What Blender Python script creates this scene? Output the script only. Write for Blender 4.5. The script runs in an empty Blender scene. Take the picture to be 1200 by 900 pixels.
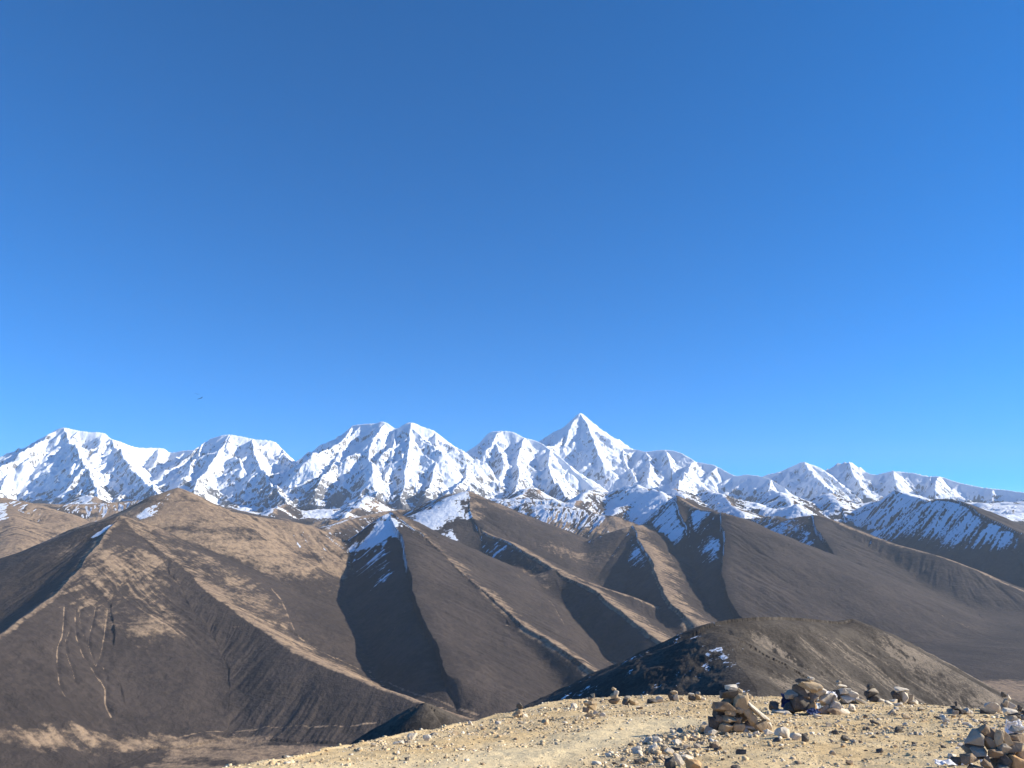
import bpy, bmesh, math, random
import numpy as np
from mathutils import Vector, Matrix
from concurrent.futures import ThreadPoolExecutor

scene = bpy.context.scene
C = scene.collection
R = math.radians

# ------------------------------------------------------------------ camera, sky, sun, exposure
F_PX = 906.0                      # focal length of a 1200 px wide frame
PITCH = R(10.63)                  # camera looks up a little, eye level falls at row 620 of 900
cd = bpy.data.cameras.new('camera')
cd.sensor_width = 36.0
cd.lens = 36.0 * F_PX / 1200.0
cd.clip_start = 0.1
cd.clip_end = 120000.0
cam = bpy.data.objects.new('camera', cd)
cam.rotation_euler = (R(90) + PITCH, 0, 0)
C.objects.link(cam)
scene.camera = cam

SUN_AZ, SUN_EL = R(89), R(26)     # azimuth from the view direction towards the right
sun_dir = Vector((math.cos(SUN_EL) * math.sin(SUN_AZ), math.cos(SUN_EL) * math.cos(SUN_AZ), math.sin(SUN_EL)))
world = bpy.data.worlds.new('World')
scene.world = world
world.use_nodes = True
wn, wl = world.node_tree.nodes, world.node_tree.links
bg = wn['Background']
sky = wn.new('ShaderNodeTexSky')
sky.sky_type = 'NISHITA'
sky.sun_disc = False
sky.sun_elevation = SUN_EL
sky.sun_rotation = SUN_AZ
sky.altitude = 4600
sky.air_density = 1.0
sky.dust_density = 0.2
sky.ozone_density = 10.0
hs_node = wn.new('ShaderNodeHueSaturation')
hs_node.inputs['Saturation'].default_value = 1.24
hs_node.inputs['Hue'].default_value = 0.494
wl.new(sky.outputs[0], hs_node.inputs['Color'])
wl.new(hs_node.outputs[0], bg.inputs[0])
bg.inputs[1].default_value = 0.125
ld = bpy.data.lights.new('sun', 'SUN')
ld.energy = 5.0
ld.angle = R(0.53)
ld.color = (1.0, 0.91, 0.75)
sun = bpy.data.objects.new('sun', ld)
sun.rotation_euler = sun_dir.to_track_quat('Z', 'Y').to_euler()
C.objects.link(sun)
vs = scene.view_settings
vs.view_transform = 'Standard'
vs.look = 'None'
vs.gamma = 1.0
vs.use_curve_mapping = False
vs.exposure = 0.85
scene.cycles.volume_bounces = 0
scene.cycles.max_bounces = 6

# ------------------------------------------------------------------ small helpers
CT, ST = math.cos(PITCH), math.sin(PITCH)

def P(u, v, Y):
    """world point that lies Y metres ahead on the sight line through photo position (u, v)"""
    xi, yi = (u - 600.0) / F_PX, (450.0 - v) / F_PX
    dy = CT - yi * ST
    return np.array([xi / dy * Y, Y, (ST + yi * CT) / dy * Y])

def sstep(a, b, x):
    t = np.clip((x - a) / (b - a), 0, 1)
    return t * t * (3 - 2 * t)

_gt = np.random.RandomState(77).rand(65536).astype(np.float32) * np.float32(2 * math.pi)
_gx, _gy = np.cos(_gt), np.sin(_gt)
POOL = ThreadPoolExecutor(4)
def _noise_block(x, y, seed):
    xf, yf = np.floor(x), np.floor(y)
    fx, fy = (x - xf).astype(np.float32), (y - yf).astype(np.float32)
    k0 = xf.astype(np.int32) * np.int32(7919) + np.int32(seed * 131 % 30011); k1 = k0 + np.int32(7919)
    j0 = yf.astype(np.int32) * np.int32(24593); j1 = j0 + np.int32(24593)
    u = fx * fx * fx * (fx * (fx * 6 - 15) + 10)
    w = fy * fy * fy * (fy * (fy * 6 - 15) + 10)
    def g(k, j, dx, dy):
        h = k ^ j
        h = (h ^ (h >> 7) ^ (h << 5)) & 65535
        return _gx[h] * (fx - dx) + _gy[h] * (fy - dy)
    n0 = g(k0, j0, 0, 0); n0 += u * (g(k1, j0, 1, 0) - n0)
    n1 = g(k0, j1, 0, 1); n1 += u * (g(k1, j1, 1, 1) - n1)
    return n0 + w * (n1 - n0)
def noise2(x, y, seed=0):
    """gradient noise, about -0.7..0.7"""
    x, y = np.broadcast_arrays(np.asarray(x, dtype=np.float64), np.asarray(y, dtype=np.float64))
    if x.ndim == 2 and x.size > 200000:
        cut = np.array_split(np.arange(x.shape[0]), 12)
        return np.vstack(list(POOL.map(lambda c: _noise_block(x[c[0]:c[-1] + 1], y[c[0]:c[-1] + 1], seed), cut)))
    return _noise_block(x, y, seed)

def fbm(x, y, octv=4, seed=0, gain=0.5, ridged=False):
    s, a, f, t = 0.0, 1.0, 1.0, 0.0
    for o in range(octv):
        n = noise2(x * f + 17.3 * o, y * f - 9.1 * o, seed + o)
        if ridged:
            n = 0.5 - 2 * np.abs(n)
        s = s + a * n
        t += a
        a *= gain
        f *= 2.03
    return s / t * (1.0 if ridged else 1.6)

_rt = np.random.RandomState(5).rand(4096)
def n1d(s, seed=0):
    """smooth 1-D value noise 0..1"""
    s = s + seed * 61.7
    i = np.floor(s).astype(np.int32)
    f = s - i
    f = f * f * (3 - 2 * f)
    return _rt[i % 4096] * (1 - f) + _rt[(i + 1) % 4096] * f

def spline(pts, n=5):
    """Catmull-Rom resampling of an (m, 3) polyline"""
    p = np.array(pts, dtype=float)
    if len(p) < 3:
        return p
    q = np.vstack([2 * p[0] - p[1], p, 2 * p[-1] - p[-2]])
    out = []
    for i in range(1, len(q) - 2):
        for k in range(n):
            t = k / n
            a, b, c, d = q[i - 1], q[i], q[i + 1], q[i + 2]
            out.append(0.5 * (2 * b + (c - a) * t + (2 * a - 5 * b + 4 * c - d) * t * t + (3 * b - a - 3 * c + d) * t ** 3))
    out.append(p[-1])
    return np.array(out)

def tag(o, label=None, cat=None, group=None, kind=None):
    if label: o['label'] = label
    if cat: o['category'] = cat
    if group: o['group'] = group
    if kind: o['kind'] = kind
    return o

# ------------------------------------------------------------------ materials
class NT:
    """tiny wrapper that builds node trees"""
    def __init__(s, name):
        s.m = bpy.data.materials.new(name); s.m.use_nodes = True
        s.t = s.m.node_tree; s.n = s.t.nodes; s.l = s.t.links
        s.b = s.n['Principled BSDF']
        s.b.inputs['Roughness'].default_value = 0.95
        s.b.inputs['Specular IOR Level'].default_value = 0.1
    def _in(s, sock, v):
        if isinstance(v, (int, float)): sock.default_value = v
        elif isinstance(v, tuple): sock.default_value = v if len(v) == len(sock.default_value) else v + (1,)
        else: s.l.new(v, sock)
    def math(s, op, a, b=0.0, c=None, clamp=False):
        n = s.n.new('ShaderNodeMath'); n.operation = op; n.use_clamp = clamp
        s._in(n.inputs[0], a); s._in(n.inputs[1], b)
        if c is not None: s._in(n.inputs[2], c)
        return n.outputs[0]
    def mix(s, f, a, b, mode='MIX'):
        n = s.n.new('ShaderNodeMix'); n.data_type = 'RGBA'; n.blend_type = mode
        s._in(n.inputs[0], f); s._in(n.inputs[6], a); s._in(n.inputs[7], b)
        return n.outputs[2]
    def ramp(s, f, lo, hi):
        n = s.n.new('ShaderNodeMapRange'); n.interpolation_type = 'SMOOTHSTEP'
        s._in(n.inputs[0], f); n.inputs[1].default_value = lo; n.inputs[2].default_value = hi
        return n.outputs[0]
    def pos(s):
        return s.n.new('ShaderNodeNewGeometry').outputs['Position']
    def objpos(s):
        return s.n.new('ShaderNodeTexCoord').outputs['Object']
    def noise(s, vec, scale, detail=4, rough=0.55):
        n = s.n.new('ShaderNodeTexNoise'); n.inputs['Scale'].default_value = scale
        n.inputs['Detail'].default_value = detail; n.inputs['Roughness'].default_value = rough
        s._in(n.inputs['Vector'], vec)
        return n.outputs['Fac']
    def voro(s, vec, scale, out='Distance'):
        n = s.n.new('ShaderNodeTexVoronoi'); n.inputs['Scale'].default_value = scale
        s._in(n.inputs['Vector'], vec)
        return n.outputs[out]
    def attr(s, name):
        n = s.n.new('ShaderNodeAttribute'); n.attribute_name = name
        return n
    def sep(s, c):
        n = s.n.new('ShaderNodeSeparateColor'); s.l.new(c, n.inputs[0])
        return n.outputs
    def comb(s, x, y, z=0.0):
        n = s.n.new('ShaderNodeCombineXYZ')
        s._in(n.inputs[0], x); s._in(n.inputs[1], y); s._in(n.inputs[2], z)
        return n.outputs[0]
    def bump(s, h, dist, strength=1.0):
        n = s.n.new('ShaderNodeBump'); n.inputs['Distance'].default_value = dist; n.inputs['Strength'].default_value = strength
        s.l.new(h, n.inputs['Height']); s.l.new(n.outputs[0], s.b.inputs['Normal'])
    def color(s, c):
        s._in(s.b.inputs['Base Color'], c)
        return s.m

def terrain_material(name, px, dark=(0.045, 0.036, 0.032), dark2=(0.067, 0.053, 0.046), tan=(0.30, 0.218, 0.146),
                     tan2=(0.19, 0.137, 0.098), rock=(0.10, 0.10, 0.108), rock2=(0.19, 0.187, 0.195), snow=(0.77, 0.81, 0.88)):
    """vegetated slope / bare grass / rock / snow mixed by the masks stored on the mesh; px is the size of fine detail in metres"""
    t = NT(name)
    p = t.pos()
    mk = t.sep(t.attr('masks').outputs['Color'])
    sd = t.sep(t.attr('slope').outputs['Color'])          # along-ridge, down-slope metres
    fine = t.noise(p, 1.0 / (px * 3), 5, 0.65)
    big = t.noise(p, 1.0 / (px * 40), 4, 0.6)
    streak = t.noise(t.comb(t.math('MULTIPLY', sd[0], 1.0 / (px * 5)), t.math('MULTIPLY', sd[1], 1.0 / (px * 50))), 1.0, 4, 0.6)
    f0 = t.math('SUBTRACT', fine, 0.5); b0 = t.math('SUBTRACT', big, 0.5); s0 = t.math('SUBTRACT', streak, 0.5)
    dk = t.mix(t.ramp(t.math('ADD', big, t.math('MULTIPLY', f0, 0.9)), 0.35, 0.7), dark, dark2)
    tn = t.mix(t.ramp(t.math('ADD', fine, t.math('MULTIPLY', s0, 0.8)), 0.35, 0.65), tan2, tan)
    mid = t.math('SUBTRACT', t.noise(p, 1.0 / (px * 11), 4, 0.65), 0.5)
    tm = t.math('ADD', t.math('MULTIPLY', mk[1], 1.1), t.math('ADD', t.math('MULTIPLY', f0, 0.9), t.math('ADD', t.math('MULTIPLY', s0, 0.9), t.math('ADD', t.math('MULTIPLY', mid, 1.0), t.math('MULTIPLY', b0, 0.5)))))
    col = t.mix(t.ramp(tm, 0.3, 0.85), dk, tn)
    rk = t.mix(t.ramp(t.math('ADD', fine, t.math('MULTIPLY', b0, 0.6)), 0.3, 0.7), rock, rock2)
    col = t.mix(t.ramp(t.math('ADD', mk[2], t.math('MULTIPLY', f0, 0.6)), 0.35, 0.65), col, rk)
    sm = t.math('ADD', mk[0], t.math('ADD', t.math('MULTIPLY', f0, 0.75), t.math('MULTIPLY', s0, 0.75)))
    col = t.mix(t.ramp(sm, 0.44, 0.58), col, snow)
    t.bump(t.math('ADD', fine, t.math('MULTIPLY', streak, 0.6)), px * 1.1, 0.75)
    return t.color(col)

# ------------------------------------------------------------------ terrain engine: height from a network of ridges
class Sheet:
    def __init__(s, az0, az1, na, radii):
        s.az = np.linspace(R(az0), R(az1), na); s.r = np.asarray(radii, float)
        s.X = s.r[:, None] * np.sin(s.az)[None, :]; s.Y = s.r[:, None] * np.cos(s.az)[None, :]
        sh = s.X.shape
        s.Z = np.full(sh, -1e5, np.float32); s.S, s.D, s.T, s.B = [np.zeros(sh, np.float32) for _ in range(4)]
        s.WX, s.WY = s.X, s.Y
    def warp(s, amp, wl, seed):
        s.WX = s.X + amp * fbm(s.X / wl, s.Y / wl, 4, seed); s.WY = s.Y + amp * fbm(s.X / wl, s.Y / wl, 4, seed + 50)
    def window(s, x, y, rad):
        d = math.hypot(x, y)
        if d <= rad * 1.01: c0, c1 = 0, len(s.az)
        else:
            a, h = math.atan2(x, y), math.asin(rad / d)
            c0, c1 = np.searchsorted(s.az, [a - h, a + h])
        r0, r1 = np.searchsorted(s.r, [d - rad, d + rad])
        return slice(r0, r1), slice(c0, c1)
    def ridge(s, pts, sl=0.55, sr=0.55, k=30.0, rnd=10.0, prof=None, tan=0.0, tanl=None, fl=0.0, flw=90.0, seed=0, lift=0.0, zmin=-760.0, nspl=5, band=0.0, reach=None):
        """sl / sr: fall to the left / right of the direction of travel; rnd: crest rounding; prof: length over which a face flattens;
        tan / tanl: width of grassy crest on the right / left; fl, flw: depth and spacing of flutes"""
        p = spline(pts, nspl) if nspl > 1 else np.array(pts, float)
        p[:, 2] += lift
        cum = np.concatenate([[0], np.cumsum(np.hypot(*(p[1:, :2] - p[:-1, :2]).T))])
        smin = min(sl, sr)
        mid = 0.5 * (p.min(0) + p.max(0)); half = 0.5 * math.hypot(*(p.max(0) - p.min(0))[:2])
        rad = ((p[:, 2].max() - zmin) / smin * (1.0 if prof is None else 1.5)) if reach is None else reach
        w = s.window(mid[0], mid[1], rad + half)
        X = s.WX[w].astype(np.float32); Y = s.WY[w].astype(np.float32)
        if X.size == 0: return
        best = np.full(X.shape, -1e6, np.float32); bz = np.zeros_like(best); bs = np.zeros_like(best); bd = np.ones_like(best); bp = np.zeros_like(best); bq = np.zeros_like(best)
        sav = np.float32(0.5 * (sl + sr))
        for i in range(len(p) - 1):
            ax, ay, az = [np.float32(q) for q in p[i]]
            dx, dy = np.float32(p[i + 1][0] - p[i][0]), np.float32(p[i + 1][1] - p[i][1]); L = np.float32(math.hypot(dx, dy) + 1e-6)
            rr_ = max(az, p[i + 1][2]) - zmin
            mx, my = 0.5 * (p[i] + p[i + 1])[:2]
            sub = s.window(mx, my, (rr_ / smin * (1.0 if prof is None else 1.5) if reach is None else reach) + L)
            o0, o1 = w[0].start, w[1].start
            q = (slice(max(sub[0].start - o0, 0), max(sub[0].stop - o0, 0)), slice(max(sub[1].start - o1, 0), max(sub[1].stop - o1, 0)))
            Xq = X[q]
            if Xq.size == 0: continue
            rx = Xq - ax; ry = Y[q] - ay
            f = (rx * dx + ry * dy) / L
            pp = (dx * ry - dy * rx) / L
            g = np.float32((p[i + 1][2] - p[i][2]) / L)
            ss_ = np.where(pp > 0, np.float32(sl), np.float32(sr))
            kl, kr = [np.float32(g / math.sqrt(q_ * q_ - g * g)) if abs(g) < q_ * .995 else np.float32(10 * np.sign(g)) for q_ in (sl, sr)]
            t = (f + np.where(pp > 0, kl * pp, -kr * pp)) / L        # the crest point whose fall line leads here
            np.clip(t, 0, 1, out=t)
            ex = rx - t * dx; ey = ry - t * dy
            d = np.sqrt(ex * ex + ey * ey)
            zc = az + np.float32(p[i + 1][2] - p[i][2]) * t
            z = zc - ss_ * d
            m = z > best[q]
            np.copyto(best[q], z, where=m); np.copyto(bz[q], zc, where=m); np.copyto(bd[q], d, where=m)
            np.copyto(bs[q], np.float32(cum[i]) + t * L, where=m)
            sg = np.sign(pp)
            cap = np.clip(pp / (d + np.float32(1e-6)) * np.where(pp > 0, math.sqrt(1 + kl * kl), math.sqrt(1 + kr * kr)), -1, 1)
            if i == 0: sg = np.where(t > 0, sg, cap)    # round caps only at the two ends
            elif i == len(p) - 2: sg = np.where(t < 1, sg, cap)
            np.copyto(bp[q], sg, where=m); np.copyto(bq[q], np.abs(pp), where=m)
        bw = np.clip(0.5 + 0.5 * bp, 0, 1)                                      # 1 on the left of travel
        bq = np.minimum(bq, bd); de = bd + .9 * (np.sqrt(bq * bq + rnd * rnd) - bq)
        if fl > 0:
            q = 1 - np.abs(2 * n1d(bs / flw + 0.0006 * bd, seed) - 1)
            q2 = n1d(bs / (flw * 0.37), seed + 3)
            de = de + fl * (q + 0.5 * q2) * np.minimum(bd / (flw * 2.5), 1)
        if prof is not None: de = prof * np.log1p(de / prof)
        best = np.where(best < -9e5, -1e6, bz - de * (sr + (sl - sr) * bw))
        Z0 = s.Z[w]
        h = np.clip(0.5 + 0.5 * (best - Z0) / k, 0, 1)
        m = best > Z0
        s.Z[w] = Z0 + h * (best - Z0) + k * h * (1 - h)
        np.copyto(s.S[w], bs + seed * 733.0, where=m); np.copyto(s.D[w], bd, where=m)
        tl = tan if tanl is None else tanl
        if tan > 0 or tl > 0:
            wid = (tan + (tl - tan) * bw) * (0.8 + 0.4 * n1d(bs / 150.0, seed + 9)) + 1e-3
            tt = np.clip(1.0 - bd / wid, 0, 1) ** 0.5
        else: tt = 0.0
        s.T[w] = s.T[w] * (1 - h) + tt * h
        s.B[w] = s.B[w] * (1 - h) + band * h
    def normals(s):
        px = np.gradient(s.X, axis=1), np.gradient(s.Y, axis=1), np.gradient(s.Z, axis=1)
        pr = np.gradient(s.X, axis=0), np.gradient(s.Y, axis=0), np.gradient(s.Z, axis=0)
        n = np.stack([px[1] * pr[2] - px[2] * pr[1], px[2] * pr[0] - px[0] * pr[2], px[0] * pr[1] - px[1] * pr[0]])
        n /= np.sqrt((n ** 2).sum(0)) + 1e-12
        n *= np.sign(n[2])
        return n
    def cast(s, u, v):
        """where the sight line through photo position (u, v) meets the terrain"""
        d = P(u, v, 1.0); a = math.atan2(d[0], d[1]); j = int(np.clip(np.searchsorted(s.az, a), 1, len(s.az) - 1))
        el = d[2] / math.hypot(d[0], d[1])
        prof = s.Z[:, j] / s.r
        i = int(np.argmax(prof >= el))
        return s.X[i, j], s.Y[i, j]
    def line_dist(s, pts, rad):
        """distance to a plan polyline (only filled near it)"""
        out = np.full(s.X.shape, 1e9)
        p = spline([(x, y, 0) for x, y in pts], 4)[:, :2]
        for a, b in zip(p[:-1], p[1:]):
            mid = 0.5 * (a + b); L = math.hypot(*(b - a)) + 1e-6
            w = s.window(mid[0], mid[1], rad + L)
            if s.X[w].size == 0: continue
            rx, ry = s.X[w] - a[0], s.Y[w] - a[1]
            t = np.clip((rx * (b - a)[0] + ry * (b - a)[1]) / (L * L), 0, 1)
            out[w] = np.minimum(out[w], np.hypot(rx - t * (b - a)[0], ry - t * (b - a)[1]))
        return out
    def build(s, name, mat, rows, masks, slope=True):
        r0, r1 = rows
        X, Y, Z = s.X[r0:r1], s.Y[r0:r1], s.Z[r0:r1]
        nr, na = X.shape
        me = bpy.data.meshes.new(name)
        co = np.stack([X, Y, Z], -1).reshape(-1, 3).astype(np.float32)
        idx = np.arange(nr * na).reshape(nr, na)
        q = np.stack([idx[:-1, :-1], idx[:-1, 1:], idx[1:, 1:], idx[1:, :-1]], -1).reshape(-1, 4)
        me.vertices.add(len(co)); me.vertices.foreach_set('co', co.ravel())
        me.loops.add(q.size); me.loops.foreach_set('vertex_index', np.ascontiguousarray(q).ravel().astype(np.int32))
        me.polygons.add(len(q)); me.polygons.foreach_set('loop_start', np.arange(0, q.size, 4, dtype=np.int32))
        me.polygons.foreach_set('loop_total', np.full(len(q), 4, dtype=np.int32))
        me.polygons.foreach_set('use_smooth', np.ones(len(q), dtype=bool))
        me.update()
        def at(nm, chans):
            a = me.attributes.new(nm, 'FLOAT_COLOR', 'POINT')
            a.data.foreach_set('color', np.stack([c[r0:r1] if not np.isscalar(c) else np.full(X.shape, c) for c in chans], -1).astype(np.float32).ravel())
        at('masks', masks); at('slope', (s.S, s.D, 0.0, 1.0))
        me.materials.append(mat)
        o = bpy.data.objects.new(name, me); C.objects.link(o)
        return o

def pix(lst): return [P(*q) for q in lst]

# ------------------------------------------------------------------ the far country: brown hills and the snow range
rr = np.concatenate([np.geomspace(1500, 2400, 40), np.geomspace(2400, 8500, 560)[1:], np.geomspace(8500, 12500, 150)[1:], np.geomspace(12500, 24500, 520)[1:], np.geomspace(24500, 27500, 12)[1:]])
NH = 40 + 559 + 149
W = Sheet(-43, 45, 1960, rr)
Yb = np.hypot(W.X, W.Y)
base = -700 + 0.09 * np.clip(W.Y - 4500 - 0.25 * np.clip(W.X, 0, 4000), 0, 4500) + 0.17 * np.clip(W.Y - 9200, 0, 3300) + 0.05 * np.clip(W.Y - 12500, 0, None)
base = base + 12 * fbm(W.X / 500, W.Y / 500, 4, 3) + 60 * sstep(8500, 11500, W.Y) * fbm(W.X / 1200, W.Y / 1200, 5, 8)
W.Z = base.astype(np.float32)
W.warp(40, 480, 11)

hill = lambda pts, **k: W.ridge(pix(pts), **dict(dict(sl=.55, sr=.58, k=40, rnd=46, lift=19, fl=0, flw=120), **k))
# left hill: back summit, front summit, its two spurs and the long back crest
hill([(208,573,5200),(190,592,4950),(168,611,4700),(150,612,4450),(140,609,4300)], sl=.55, sr=.62, tan=350, tanl=1400, seed=1)
hill([(140,609,4300),(165,630,4150),(215,670,3900),(300,735,3480),(350,766,3250),(430,803,3020),(500,828,2880)], sl=.5, sr=.46, tan=22, tanl=420, seed=2, rnd=20)
hill([(140,609,4300),(128,625,4000),(70,690,3350),(0,745,2850),(-60,790,2550)], sl=.5, sr=.82, tan=40, tanl=40, seed=3, rnd=30)
hill([(140,609,4300),(138,640,3950),(130,690,3500)], sl=.42, sr=.42, tan=520, seed=4, rnd=60)
hill([(208,573,5200),(232,582,5250),(265,597,5300),(300,605,5400),(345,612,5500),(375,622,5500),(395,642,5350)], sl=.5, sr=.48, tan=1500, seed=5)
# tan country at the far left
hill([(-100,555,7600),(0,584,7300),(30,588,7200),(60,602,7000)], sl=.35, sr=.36, tan=1500, seed=6, rnd=60)
hill([(0,584,7300),(20,620,6300),(5,660,5500)], sl=.35, sr=.36, tan=900, seed=7, rnd=60)
hill([(-10,588,9300),(60,592,9000),(120,589,9300),(165,586,9600),(215,582,9800)], sl=.25, sr=.28, tan=300, seed=8, rnd=60)
# middle hill
hill([(457,604,5600),(480,622,5350),(505,643,5100),(535,670,4800),(565,697,4500),(600,728,4200),(650,762,3850),(690,790,3600),(730,812,3400)], sl=.52, sr=.8, tan=55, tanl=130, seed=9, lift=48)
hill([(457,604,5600),(470,640,4900),(484,690,4180),(500,740,3620),(525,790,3200)], sl=.45, sr=.86, seed=10, rnd=110, lift=42)
hill([(470,598,8400),(420,607,7900),(380,622,7300),(362,645,6900)], sl=.35, sr=.3, tan=200, seed=11, rnd=30)
# hill behind it, with the long descending crest
hill([(546,577,7600),(553,603,7000),(563,622,6700),(600,637,6200),(650,668,5500),(700,695,4900),(750,732,4400),(790,762,4050)], sl=.5, sr=.84, tan=20, tanl=200, seed=12)
hill([(546,577,7600),(575,592,7600),(600,603,7600),(640,622,7400),(668,642,7200)], sl=.4, sr=.45, tan=700, seed=13)
hill([(650,668,5500),(690,684,5350),(740,701,5150),(815,731,4900),(860,752,4700)], sl=.45, sr=.42, tan=50, seed=14, rnd=40)
hill([(546,577,7600),(522,581,8200),(500,592,8800)], sl=.5, sr=.4, tan=300, seed=15)
# dark wedge
hill([(739,617,7200),(757,645,6400),(768,668,5800),(776,690,5300),(800,722,4700)], sl=.46, sr=.95, tan=20, tanl=240, seed=16, lift=14)
hill([(739,617,7200),(775,612,8300),(790,600,9300)], sl=.4, sr=.4, tan=200, seed=17)
hill([(680,640,8600),(715,632,8300),(739,622,7500)], sl=.4, sr=.7, tan=100, seed=17)
# broad right hill
hill([(793,582,7900),(818,597,7350),(845,602,6900),(900,629,6600),(950,655,6300),(1000,677,6050),(1050,700,5800),(1100,726,5550),(1150,748,5350),(1230,790,5000)], sl=.5, sr=.75, tan=50, tanl=120, seed=18, rnd=25)
hill([(845,602,6900),(848,636,6250),(845,662,5750),(850,692,5300),(868,725,4850)], sl=.43, sr=.95, seed=19, rnd=110, lift=38)
hill([(793,582,7900),(798,602,7350),(806,625,6850)], sl=.55, sr=.9, seed=39)
# shaded hills on the right
hill([(905,614,9200),(950,604,8500),(975,610,8300),(1000,620,8000),(1030,631,7700),(1050,638,7500),(1100,652,7100),(1150,670,6800),(1200,692,6500),(1290,730,6100)], sl=.5, sr=.47, tan=60, seed=20)
hill([(950,604,8500),(960,625,7750),(982,655,6950),(1010,690,6200)], sl=.42, sr=.85, seed=21, rnd=120, lift=40)
hill([(1030,622,9900),(1060,606,9700),(1085,592,9500),(1110,586,9200),(1135,593,8800),(1150,603,8500),(1180,617,8100),(1215,630,7800),(1320,665,7300)], sl=.5, sr=.85, seed=22)
hill([(985,606,12300),(1020,590,12000),(1047,574,11600),(1070,580,11100),(1095,590,10600),(1125,602,10100)], sl=.5, sr=.8, seed=23)
hill([(1140,592,13200),(1200,590,12400),(1330,588,11800)], sl=.3, sr=.3, tan=300, seed=24, rnd=80)
# snowy foothills in front of the range
hill([(690,580,13800),(722,573,13200),(755,573,12200),(775,580,11200),(790,592,10300)], sl=.55, sr=.6, seed=25)
hill([(755,573,12200),(738,590,11500),(705,608,10600)], sl=.6, sr=.6, seed=26)
hill([(560,588,12800),(600,584,12500),(650,590,12200),(690,600,11600)], sl=.4, sr=.4, seed=27, rnd=50)
hill([(850,590,12800),(900,596,12000),(940,600,11500)], sl=.4, sr=.4, seed=28, rnd=50)

for q in [[(620,575,13500),(600,590,12300),(575,606,11000)], [(700,572,13600),(682,590,12300),(655,608,11000)], [(830,575,13600),(850,592,12300),(875,608,10700)],
          [(905,578,13300),(925,592,12000),(938,604,10700)], [(430,588,12700),(410,602,11300),(385,618,10000)], [(335,594,12600),(318,605,11300)], [(970,583,13400),(985,597,12200)],
          [(790,572,13800),(800,588,12400),(822,600,11200)], [(520,585,12900),(500,598,11300),(470,612,10000)], [(100,585,12500),(120,598,10800),(135,606,9600)]]:
    hill(q, sl=.5, sr=.6, seed=30 + int(q[0][0]) % 37, lift=60, tan=100)
hill([(600,590,11000),(640,594,10400),(690,601,10000),(720,606,9700)], sl=.4, sr=.45, seed=36)
hill([(870,603,10600),(900,606,10200),(930,612,9800)], sl=.4, sr=.45, seed=37)

# --- the snow range
random.seed(21)
SN = dict(k=6, rnd=2, prof=2600, fl=14, flw=95, zmin=150, nspl=4, band=1.0)
crests = [
  [(-90,540,17500),(-40,530,17500),(0,535,17300),(20,530,17200),(45,515,17100),(62,506,17000),(75,501,17000),(90,504,17000),(105,506,17000),(120,507,17000),(128,513,17000),(140,517,17200),(160,524,17500),(190,525,17800),(200,530,17900),(215,528,17700),(235,526,17400),(242,518,17300),(255,512,17100),(268,509,17000),(285,512,17000),(300,515,17000),(320,517,17000),(330,526,17000),(345,541,17100)],
  [(345,541,17100),(360,533,17000),(375,525,16800),(390,518,16600),(405,508,16400),(412,499,16300),(425,497,16200),(440,496,16100),(450,494,16000),(463,502,15900),(475,497,15800),(482,495,15800),(495,500,15800),(510,506,15800),(525,517,15800),(537,525,15800),(545,531,16000),(560,545,16200)],
  [(520,545,19000),(552,526,18800),(565,516,18700),(573,507,18600),(585,505,18500),(600,506,18400),(615,513,18200),(632,518,18000),(655,535,17300),(680,558,16500),(702,576,15900),(722,586,15400)],
  [(600,535,23500),(632,517,23300),(645,508,23200),(660,500,23100),(672,490,23000),(680,484,23000),(687,488,22900),(700,500,22700),(715,512,22400),(728,524,22000),(745,527,21500),(757,529,21000),(780,527,20600),(798,531,20200),(815,541,19800)],
  [(815,541,19800),(827,543,19500),(840,546,19200),(860,557,18700),(875,556,18400),(890,558,18000),(903,562,17600),(920,572,17000)],
  [(885,562,21500),(900,556,21200),(915,552,21000),(930,545,20700),(940,541,20500),(950,544,20500),(963,548,20400)],
  [(950,548,23500),(968,546,23300),(975,544,23200),(985,542,23000),(995,541,23000),(1005,545,22700),(1015,553,22300),(1025,556,22000),(1040,553,21800),(1045,552,21600),(1060,553,21500),(1075,555,21200),(1090,558,21000),(1100,558,20800),(1115,563,20500),(1140,569,20000),(1160,572,19700),(1180,574,19400),(1200,577,19000),(1240,578,18500),(1330,585,18000)],
]
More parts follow.
